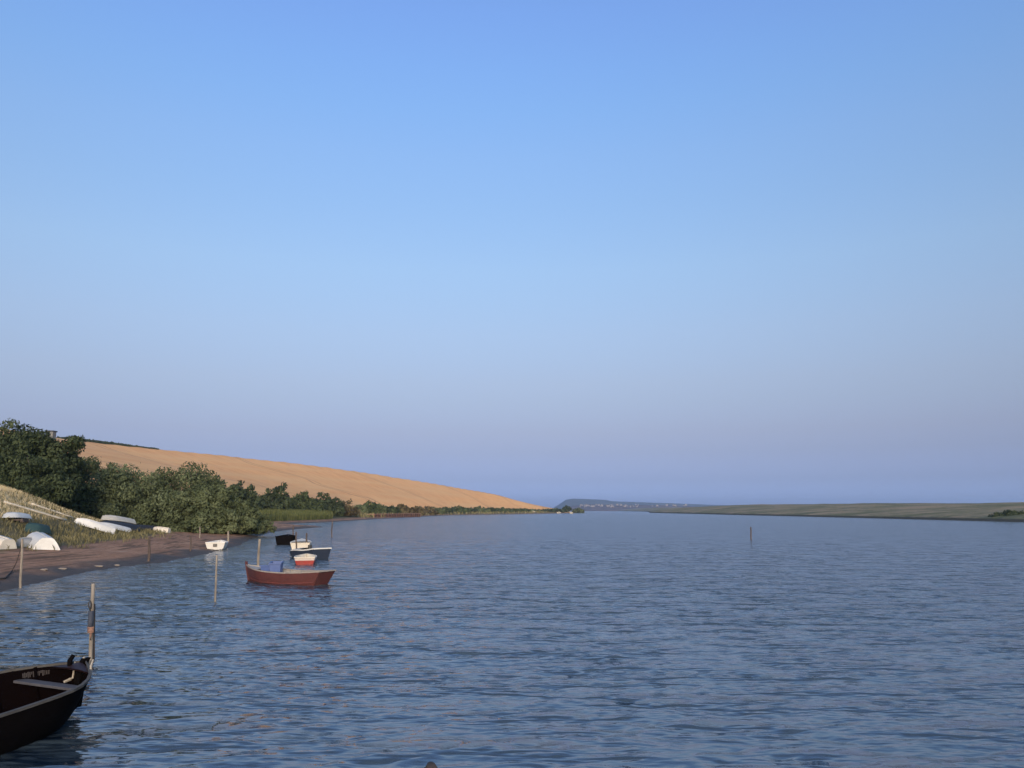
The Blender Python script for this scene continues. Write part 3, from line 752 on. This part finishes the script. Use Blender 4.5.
def tub(loc, w, d, h, rz, label, tilt=0, group='blue tubs in the red boat'):
    r = empty('plastic_tub', loc, rz, tilt); tag(r, label, 'tub', group)
    m = MB(); n = 4; k = .86
    def sq(a, b, z): return [(-a, -b, z), (a, -b, z), (a, b, z), (-a, b, z)]
    vs = sq(w / 2 * k, d / 2 * k, 0) + sq(w / 2, d / 2, h) + sq(w / 2 - .03, d / 2 - .03, h) + sq(w / 2 * k - .03, d / 2 * k - .03, .04)
    fs = [(3, 2, 1, 0), (8 + 4, 13, 14, 15)] + [(a + i, a + (i + 1) % 4, a + 4 + (i + 1) % 4, a + 4 + i) for a in (0, 4, 8) for i in range(4)]
    m.add(vs, fs).build('shell', M['blue'], r, bevel=.02)
    m = MB()
    for sx, sy, lx, ly in ((0, 1, w + .05, .05), (0, -1, w + .05, .05), (1, 0, .05, d - .05), (-1, 0, .05, d - .05)):
        m.box((sx * w / 2, sy * d / 2, h - .02), (lx, ly, .05))
    m.build('rim', M['blue'], r); return r
def onboat(root, v):
    return Matrix.Translation(root.location) @ root.rotation_euler.to_matrix().to_4x4() @ Vector(v)
tub(onboat(red, (-1.02, .08, .29)), .42, .46, .50, root_rz := red.rotation_euler.z + .2, 'blue plastic tub in the red boat, left of the taller one', .06)
tub(onboat(red, (-1.42, .02, .29)), .44, .5, .64, root_rz + .35, 'taller tilted blue plastic tub in the red boat', -.09)

# --- little red and white dinghy behind it
P = at(306.5, 561.2); Q = at(304.5, 564.6)
d_ = (P - Q).normalized(); P = Q + d_ * 2.7
ht = Hull(2.7, 1.16, .42, um=.5, e=2.2, tr=.9, db=.06, ds=.03, kb=.12, rb=.2, rs=.12, cf=.74)
dg = place_boat('dinghy', P, Q, ht, .08, 'small dinghy with white topsides and bright red bottom, behind the red boat')
ht.shell(twotone('white_over_red', (.25, .030, .026), (.46, .41, .385), .30), dg, M['cream']); ht.rail(M['cream'], dg, .05, .035)
ht.thwart(.45, M['cream'], dg, .7); ht.thwart(.8, M['cream'], dg, .72)
# --- navy boat
P = at(292, 556.6); Q = at(320.5, 559); L = (P - Q).length
hv = Hull(L, 1.4, .64, um=.5, e=2.1, tr=.85, db=-.24, ds=.12, kb=.2, rb=.35, rs=.12, cf=.74)
nv = place_boat('motor_boat', P, Q, hv, .16, 'navy blue boat with white rail and dark grey cover over its bow')
hv.shell(M['navy'], nv, M['grey']); hv.rail(M['white'], nv, .10, .07, .3, 1.0); hv.deck(0, .52, M['grey'], nv, 1.0, 'bow_cover', 10, .12); hv.deck(.6, .98, M['white'], nv, .9, 'aft_deck', 8, .08)
hv.stem(M['navy'], nv, .02, .05, .06)
m = MB(); p = hv.pt(.58, 1, -1); m.box((p[0], -.1, p[2] + .14), (.18, .2, .3)); m.build('engine_box', M['engine'], nv, bevel=.03)
# --- white boat
P = at(303, 546.3); Q = at(300, 550.6); d_ = (P - Q).normalized(); P = Q + d_ * 3.4
hw = Hull(3.4, 1.5, .62, um=.5, e=2.2, tr=.88, db=.18, ds=.02, kb=.2, rb=.3, rs=.1, cf=.7)
wb = place_boat('motor_boat', P, Q, hw, .12, 'cream white boat in the water between the black boat and the navy one')
hw.shell(M['cream'], wb, M['cream']); hw.rail(M['cream'], wb, .08, .05); hw.deck(0, .45, M['cream'], wb, 1.0, 'foredeck', 8, .06); hw.thwart(.62, M['plank'], wb, .85); hw.thwart(.85, M['cream'], wb, .8)
# --- black boat
P = at(291, 541.3); Q = at(284, 544.8); d_ = (P - Q).normalized(); P = Q + d_ * 4.0
hk = Hull(4.0, 1.65, .70, um=.5, e=2.0, tr=.86, db=.12, ds=.10, kb=.2, rb=.2, rs=.2, cf=.76)
bk = place_boat('rowing_boat', P, Q, hk, .10, 'black open boat farthest along the moored group, seen from its stern')
hk.shell(M['black'], bk, M['black']); hk.rail(M['black'], bk, .06, .04); hk.thwart(.4, M['thwart'], bk, .7); hk.thwart(.7, M['thwart'], bk, .7)

# --- boats ashore
SHG = 'boats lying on the shore'
Q = on_land(215, 549.6); P = Q + Vector((-.25, 1, 0)).normalized() * 2.6; P.z = Q.z
hd = Hull(2.6, 1.42, .50, um=.5, e=2.2, tr=.92, db=.10, ds=.04, kb=.15, rb=.2, rs=.12, cf=.72)
bd = place_boat('dinghy', P, Q, hd, .05, 'white dinghy upright on the wet beach, dark patch on its stern', group=SHG)
hd.shell(M['white'], bd, M['white']); hd.rail(M['white'], bd, .07, .05); hd.thwart(.5, M['plank'], bd, .75)
a = hd.pt(1, .62, 1); m = MB(); m.box((a[0] - .03, 0, a[2]), (.05, .26, .2)); m.build('engine_bracket', M['engine'], bd)
for sd in (1, -1):
    m = MB(); m.box((-2.55, sd * .35, .04), (.5, .09, .10)); m.build('runner', M['grey'], bd)

def upturned(name, pb, ps, B, D, mat, label, roll=0, inner=None, keelmat=None, lift=0, Lmin=None, **kw):
    P = on_land(*pb); Q = on_land(*ps); 
    if Lmin and (P - Q).length < Lmin: P = Q + (P - Q).normalized() * Lmin; P.z = gz(P.x, P.y)
    L = (P - Q).length
    a = dict(um=.5, e=2.1, tr=.85, db=.06, ds=.02, kb=.16, ks=.03, rb=.2, rs=.1, cf=.50, flare=.55); a.update(kw)
    hl = Hull(L, B, D, **a)
    pitch = math.asin(max(-1, min(1, (P.z - Q.z) / L)))
    r = empty(name, (P.x, P.y, P.z + D + lift)); tag(r, label, 'boat', SHG)
    r.rotation_euler = (Matrix.Rotation(aim(Q, P), 3, 'Z') @ Matrix.Rotation(-pitch, 3, 'Y') @ Matrix.Rotation(PI + roll, 3, 'X')).to_euler()
    hl.shell(mat, r, inner or mat); hl.rail(keelmat or mat, r, .05, .04)
    m = MB(); vs = []
    for i in range(11):
        u = .08 + .9 * i / 10; p = hl.pt(u, 0, 1); vs.append((p[0], 0, p[2] - .03))
    for a_, b_ in zip(vs[:-1], vs[1:]):
        a_ = Vector(a_); b_ = Vector(b_); dv = b_ - a_; m.box((a_ + b_) / 2, (.035, .05, dv.length + .01), dv.to_track_quat('Z', 'X').to_matrix())
    m.build('keel', keelmat or mat, r)
    return r
upturned('dinghy', (32, 541), (46, 549.5), 1.6, .66, M['white'], 'white upturned dinghy with rounded hull, nearest the mud on the left beach', Lmin=2.4, cf=.34, flare=.62, um=.4, kb=.32)
upturned('dinghy', (-22, 541), (8, 549), 1.2, .54, M['cream'], 'cream upturned dinghy cut by the left edge, brown stern towards the right', keelmat=M['cream'])
upturned('dinghy', (18, 545), (40, 547.5), 1.2, .45, M['grey'], 'grey upturned dinghy between two white ones on the left beach')
upturned('dinghy', (4, 520), (25, 521.5), .9, .30, M['white'], 'small white upturned boat up on the grass bank near the left edge', lift=.22)
m = MB()
c0 = on_land(15, 522)
tr = empty('boat_trestle', c0, .1); tag(tr, 'dark low trestle under the small white boat on the bank', 'trestle')
for s_ in (-.6, .6):
    m = MB(); m.box((s_, 0, .11), (.10, .8, .22)); m.box((s_, -.3, .03), (.2, .16, .1)); m.box((s_, .3, .03), (.2, .16, .1)); m.build('support', M['darkpole'], tr)
m = MB(); m.box((0, -.2, .14), (1.2, .06, .08)); m.box((0, .2, .14), (1.2, .06, .08)); m.build('cross_beam', M['darkpole'], tr)
upturned('dinghy', (26, 531), (44, 533.5), 1.2, .55, M['teal'], 'boat under a dark teal cover in the plants behind the rounded white dinghy')
upturned('skiff', (78, 523.5), (114, 534.5), 1.35, .55, M['white'], 'long white upturned boat, nearest and largest of the pile by the bushes')
upturned('skiff', (98, 526.2), (128, 532.6), 1.0, .42, M['white'], 'white upturned boat right behind the largest one in the pile')
upturned('skiff', (100, 526.4), (133, 531.0), 1.5, .56, M['tarp'], 'blue black upturned boat in the middle of the pile, under the highest white one')
upturned('skiff', (102, 526.2), (131, 530.5), 1.0, .42, M['cream'], 'white upturned boat lying highest at the back of the pile', lift=.62)
upturned('skiff', (130, 529.3), (157, 531.0), 1.0, .46, M['tarp'], 'low boat under a dark tarpaulin, right of the white pile')
upturned('dinghy', (153, 531.2), (169, 532.8), .9, .45, M['cream'], 'small cream upturned dinghy under the bushes, right of the dark tarpaulin')

# --- stakes and spars
def stake(name, px, top, bot, wpx, mat, label, cat='post', ground=True, lean=0.0, group='mooring stakes', n=6, sink=.5):
    b_ = on_land(px, bot) if ground else at(px, bot)
    Y = b_.y; t_ = atY(px + lean, top, Y); r0 = wpx / FPX * Y * .5
    bz = b_.z - sink if ground else -.9
    hgt = t_.z - bz; g = random.Random(int(px * 7))
    m = MB(); pts = []; rad_ = []
    for i in range(6):
        f = i / 5; pts.append((( t_.x - b_.x) * f + g.uniform(-.25, .25) * r0 * 2 * (0 < i < 5), g.uniform(-.2, .2) * r0, bz - b_.z + hgt * f)); rad_.append(r0 * (1.1 - .25 * f))
    m.tube(pts, rad_, 8); o = m.build(name, mat, None, True); o.location = b_; autosmooth(o)
    if label: tag(o, label, cat, group)
    return o
stake('mooring_stake', 216, 555, 601.5, 2.0, M['pole'], 'pale stake standing alone in the water left of the red boat', ground=False, lean=.8)
stake('mooring_stake', 21, 539, 589, 2.4, M['pole'], 'pale tall stake at the mud edge by the left beach', lean=1.2, sink=.6)
stake('mooring_stake', 149, 537, 561, 2.6, M['darkpole'], 'dark reddish stake on the beach, nearest of those ashore')
stake('mooring_stake', 190.5, 535.5, 551, 1.8, M['darkpole'], 'thin brown stake on the beach, second from the dark one')
stake('mooring_stake', 200, 526.5, 538, 1.2, M['pole'], 'slim pale stake on the beach in front of the bushes')
stake('mooring_stake', 228.3, 531, 541.5, 2.2, M['pole'], 'short pale stake just right of the white dinghy on the beach')
stake('mooring_stake', 258.2, 539, 574, 2.6, M['pole'], 'stake rising behind the bow of the red boat', ground=False, lean=1.6)
stake('mooring_stake', 297.2, 532, 553, 1.6, M['darkpole'], 'dark stake in front of the cream white boat', ground=False, lean=-1)
stake('mooring_stake', 307.3, 533, 550, 1.8, M['darkpole'], 'dark stake right beside the cream white boat', ground=False, lean=-.6)
stake('mooring_stake', 293, 525, 541, 1.3, M['darkpole'], 'dark stake behind the black boat', ground=False, lean=.4)
stake('mooring_stake', 331.5, 521, 537, 1.2, M['darkpole'], 'thin dark stake in open water right of the moored boats', ground=False, lean=.8)
stake('mooring_stake', 750.8, 527, 539.5, 1.4, M['darkpole'], 'lone thin stake far out in the middle of the lagoon', ground=False)
# stump at the bottom edge
sp = at(430, 790); sp.y = 5.4; tp = atY(430.5, 765, 5.4)
m = MB(); m.tube([(0, 0, -1.2), (.01, 0, tp.z - .12), (0, .01, tp.z - .02), (.005, 0, tp.z)], [.055, .05, .046, .03], 10)
o = m.build('wooden_post', M['darkpole'], None, True); o.location = (tp.x, 5.4, 0); tag(o, 'brown post top just showing at the bottom edge of the water', 'post')

# the near mooring post with its lashings
pb = at(90.5, 659.5); Y = pb.y
mp = empty('mooring_post', pb); tag(mp, 'tall pale mooring post with dark sleeve and orange cord beside the black boat', 'post')
def lp(px, py, dy=0): q = atY(px, py, Y + dy); return q - pb
m = MB(); m.tube([lp(90, 690), lp(90.6, 659), lp(91.5, 625), lp(93.2, 583.5)], [.040, .038, .036, .034], 9); m.build('pole', M['pole'], mp, True)
m = MB(); m.tube([lp(93.5, 690, .08), lp(93.6, 660, .08), lp(93.8, 640, .08), lp(94.4, 604, .08)], [.026, .025, .022, .02], 8); m.build('side_pole', M['darkpole'], mp, True)
m = MB(); m.tube([lp(90.0, 630, -.03), lp(90.5, 622, -.03), lp(91.2, 611, -.03)], [.044, .050, .045], 10); m.build('rubber_sleeve', M['sleeve'], mp, True)
m = MB()
for i, yy in enumerate((627.5, 629, 630.5, 632)):
    m.tube([lp(87.6 + .3 * (i % 2), yy, -.09), lp(90.5, yy + .6, -.12), lp(93.8, yy - .2, -.09)], [.016] * 3, 6)
m.tube([lp(91, 631, -.1), lp(90.8, 636, -.1), lp(90.2, 640, -.08)], [.013, .012, .008], 5)
m.build('orange_cord', M['orange'], mp, True)
m = MB(); m.tube([lp(90.5, 611, -.05), lp(88.6, 606, -.06), lp(88.8, 602, -.06), lp(90.2, 601, -.06), lp(91.2, 604, -.05), lp(90.9, 609, -.05)], [.012] * 6, 6); m.build('rope_loop', M['darkrope'], mp, True)
# ropes from the stake on the mud
a = on_land(0, 579); b_ = on_land(11, 573)
m = MB(); t_ = atY(20.9, 548, on_land(21, 589).y)
pts_ = [t_, t_.lerp(on_land(13, 572), .5) + Vector((0, 0, -.05)), on_land(12, 572) + Vector((0, 0, .05)), on_land(9, 575) + Vector((0, 0, .03)), on_land(5, 579) + Vector((0, 0, .03)), on_land(-6, 580) + Vector((0, 0, .03))]
o0 = pts_[2].copy(); m.tube([p - o0 for p in pts_[:3]], [.012] * 3, 6); m.tube([p - o0 for p in pts_[2:]], [.03] * 4, 6)
o = m.build('mooring_rope', M['darkrope'], None, True); o.location = o0; tag(o, 'dark rope running from the pale stake over the mud to the left', 'rope')
# long bleached spars on the bank
def spar(p0, p1, r, mat, label, mid=None, lift=.25):
    a = on_land(*p0); c = on_land(*p1); n = 9; m = MB(); pts = []
    for i in range(n):
        f = i / (n - 1); q = a.lerp(c, f); q.z = max(gz(q.x, q.y) + r * .5, (a.z + lift) * (1 - f) + (c.z + lift) * f); pts.append(q - a)
    m.tube(pts, [r * (1 - .3 * i / n) for i in range(n)], 8); o = m.build('spar', mat, None, True); o.location = a; tag(o, label, 'spar', 'bleached spars on the grass bank'); return o
spar((3, 505.5), (66, 523.5), .10, M['plank'], 'long bleached spar lying across the grass bank, lower one')
spar((31, 507), (72, 520.5), .075, M['plank'], 'shorter bleached spar on the grass bank, above the long one')

# --- low rusty jetty across the inlet
J0 = at(374, 518.6); J1 = at(421, 516.8); J1 = Vector((J1.x, J1.y, 0)); ax = (J1 - J0); Lj = ax.length
jt = empty('jetty', J0, math.atan2(ax.y, ax.x)); tag(jt, 'low rusty brown jetty on the far side of the inlet', 'jetty')
m = MB()
for i in range(int(Lj / 1.2)): m.box((i * 1.2 + .6, .12, .55), (1.14, .2, 1.5 + .08 * math.sin(i * 5)))
m.build('sheet_piling', M['rust'], jt)
m = MB(); m.box((Lj / 2, 1.2, 1.42), (Lj + .4, 2.8, .22)); m.build('deck', M['rustlight'], jt, bevel=.03)
for i in range(0, int(Lj / 4) + 1):
    m = MB(); m.tube([(i * 4, -.12, -1.2), (i * 4, -.12, 1.9)], [.17, .15], 8); m.build('pile', M['rust'], jt, True)
# --- stones on the headland, one by one
def rock(loc, r, mat, label, seed, group):
    import bmesh
    b = bmesh.new(); bmesh.ops.create_icosphere(b, subdivisions=3, radius=1)
    g = np.random.default_rng(seed); ofs = g.random(3) * 50
    for v in b.verts:
        n_ = float(fbm(np.array([v.co.x * 1.3 + ofs[0]]), np.array([v.co.y * 1.3 + v.co.z * 1.7 + ofs[1]]), seed, 3)[0])
        v.co *= 1 + n_ * .7; v.co.x *= r[0]; v.co.y *= r[1]; v.co.z *= r[2]
    me = bpy.data.meshes.new('boulder'); b.to_mesh(me); b.free(); me.materials.append(mat)
    o = bpy.data.objects.new('boulder', me); COL.objects.link(o); o.location = loc; tag(o, label, 'boulder', group); return o
for i, (px, py, Y, rx_, rz_, lb) in enumerate([(534, 511.7, 690, 1.3, .8, 'single pale boulder on the headland shore, left of the others'), (559, 511.6, 735, 1.9, 1.0, 'long pale boulder on the headland tip, left of the largest'),
        (568.5, 511.0, 745, 2.0, 1.7, 'largest pale boulder near the end of the headland'), (572, 511.9, 745, 1.5, 1.0, 'pale boulder low at the water, right of the largest'), (564, 510.6, 742, 1.0, .8, 'small pale boulder between the two bigger ones')]):
    c = at(px, py + 1.9); Y = c.y + 6; rock((c.x, Y, max(gz(c.x, Y), .2) + rz_ * .4), (rx_ * 1.1, 1.2, rz_ * .9), M['stone'], lb, 100 + i, 'pale boulders on the headland')
# pale drift pieces along the tide line
for i, (px, py, l_) in enumerate([(98, 566.5, .8), (117, 565.5, .5), (62, 569, .6), (44, 570, .5)]):
    c = on_land(px, py); rock((c.x, c.y, c.z + .01), (l_ * .32, .10, .05), M['pebble'], 'pale flat stone on the brown beach near the water', 200 + i, 'pale stones on the beach')

# ------------------------------------------------------------------ hut on the skyline
c = atY(51, 437, 402); zg = gz(c.x, 402); zt = atY(51, 431.2, 402).z
hut = empty('hut', (c.x, 402, zg)); tag(hut, 'small flat roofed hut on the skyline above the trees', 'hut')
hh = max(1.6, zt - zg); hw_ = 3.4
MB().box((0, 0, hh / 2 - .3), (hw_, 3, hh + .3)).build('wall', M['hutwall'], hut)
MB().box((0, 0, hh - .1), (hw_ + .7, 3.8, .6)).build('roof', M['hutroof'], hut)
MB().box((-.6, -1.52, hh - 1.1), (1.1, .06, .8)).build('window', M['hutroof'], hut)

# ------------------------------------------------------------------ air
hz = bpy.data.materials.new('haze'); hz.use_nodes = True; t_ = hz.node_tree; t_.nodes.clear()
vo = t_.nodes.new('ShaderNodeVolumePrincipled'); vo.inputs['Color'].default_value = (.42, .62, 1, 1); vo.inputs['Density'].default_value = 1.05e-4; vo.inputs['Anisotropy'].default_value = .2
oo = t_.nodes.new('ShaderNodeOutputMaterial'); t_.links.new(vo.outputs[0], oo.inputs['Volume'])
HAZE = True
if HAZE:
    o = MB().box((0, 0, 0), (19000, 19000, 124)).build('haze', hz); o.location = (0, 0, 59); tag(o, kind='stuff')

# ------------------------------------------------------------------ light
SUN_EL = R(12); SUN_AZ = R(180 - 8)         # from +Y clockwise: low behind the camera, a little to its right
sl = bpy.data.lights.new('sun', 'SUN'); so = bpy.data.objects.new('sun', sl); COL.objects.link(so)
sl.energy = 2.2; sl.angle = R(25); sl.color = (1, .78, .58)
sd = Vector((math.sin(SUN_AZ) * math.cos(SUN_EL), math.cos(SUN_AZ) * math.cos(SUN_EL), math.sin(SUN_EL)))
so.rotation_euler = sd.to_track_quat('Z', 'Y').to_euler(); so.location = sd * 100
wd = bpy.data.worlds.new('World'); sc.world = wd; wd.use_nodes = True
nt = wd.node_tree; bg = nt.nodes['Background']
sky = nt.nodes.new('ShaderNodeTexSky'); sky.sky_type = 'NISHITA'; sky.sun_disc = False
sky.sun_elevation = SUN_EL; sky.sun_rotation = SUN_AZ; sky.air_density = 1.0; sky.dust_density = .6; sky.ozone_density = 1.5
tc = nt.nodes.new('ShaderNodeTexCoord'); sx = nt.nodes.new('ShaderNodeSeparateXYZ'); nt.links.new(tc.outputs['Generated'], sx.inputs[0])
rp = nt.nodes.new('ShaderNodeValToRGB'); el = rp.color_ramp.elements
SKY = [(0.0, (0.258, 0.3481, 0.9733)), (0.0206, (0.258, 0.3481, 0.9733)), (0.0381, (0.2437, 0.2913, 0.6957)), (0.0733, (0.3095, 0.3013, 0.5286)), (0.0986, (0.3826, 0.3385, 0.4995)), (0.1365, (0.4955, 0.4286, 0.5385)), (0.1617, (0.5733, 0.4894, 0.5772)), (0.2241, (0.7324, 0.6469, 0.7135)), (0.3031, (0.8734, 0.8324, 0.8936)), (0.3782, (0.917, 0.9379, 1.0497)), (0.4326, (0.9603, 1.0175, 1.1783)), (0.4838, (0.9604, 1.0829, 1.3079)), (0.5221, (0.9728, 1.1138, 1.4025)), (0.5745, (0.9974, 1.1308, 1.5033)), (1, (0.95, 1.05, 1.33))]
SKY = [(p_, tuple(v / 1.7 for v in c_)) for p_, c_ in SKY]     # belt of dusk on the side away from the sun
while len(el) < len(SKY): el.new(.5)
for e_, (p_, c_) in zip(el, SKY): e_.position = p_; e_.color = (*c_, 1)
nt.links.new(sx.outputs[2], rp.inputs[0])
mx = nt.nodes.new('ShaderNodeMix'); mx.data_type = 'RGBA'; mx.blend_type = 'MULTIPLY'; mx.inputs[0].default_value = 1
dt = nt.nodes.new('ShaderNodeVectorMath'); dt.operation = 'DOT_PRODUCT'; dt.inputs[1].default_value = (-math.sin(SUN_AZ), -math.cos(SUN_AZ), 0); nt.links.new(tc.outputs['Generated'], dt.inputs[0])
mr = nt.nodes.new('ShaderNodeMapRange'); mr.inputs[1].default_value = -.7; mr.inputs[2].default_value = .3; mr.inputs[3].default_value = 0.0; mr.inputs[4].default_value = 1.0; nt.links.new(dt.outputs['Value'], mr.inputs[0]); nt.links.new(mr.outputs[0], mx.inputs[0])
nt.links.new(sky.outputs[0], mx.inputs[6]); nt.links.new(rp.outputs[0], mx.inputs[7]); nt.links.new(mx.outputs[2], bg.inputs['Color'])
bg.inputs['Strength'].default_value = .15

sc.view_settings.view_transform = 'Standard'; sc.view_settings.look = 'None'; sc.view_settings.gamma = 1
sc.view_settings.exposure = 1.24
sc.cycles.use_denoising = True
sc.cycles.max_bounces = 6; sc.cycles.diffuse_bounces = 2; sc.cycles.glossy_bounces = 5; sc.cycles.volume_bounces = 0; sc.cycles.transmission_bounces = 2
sc.cycles.caustics_reflective = False; sc.cycles.caustics_refractive = False
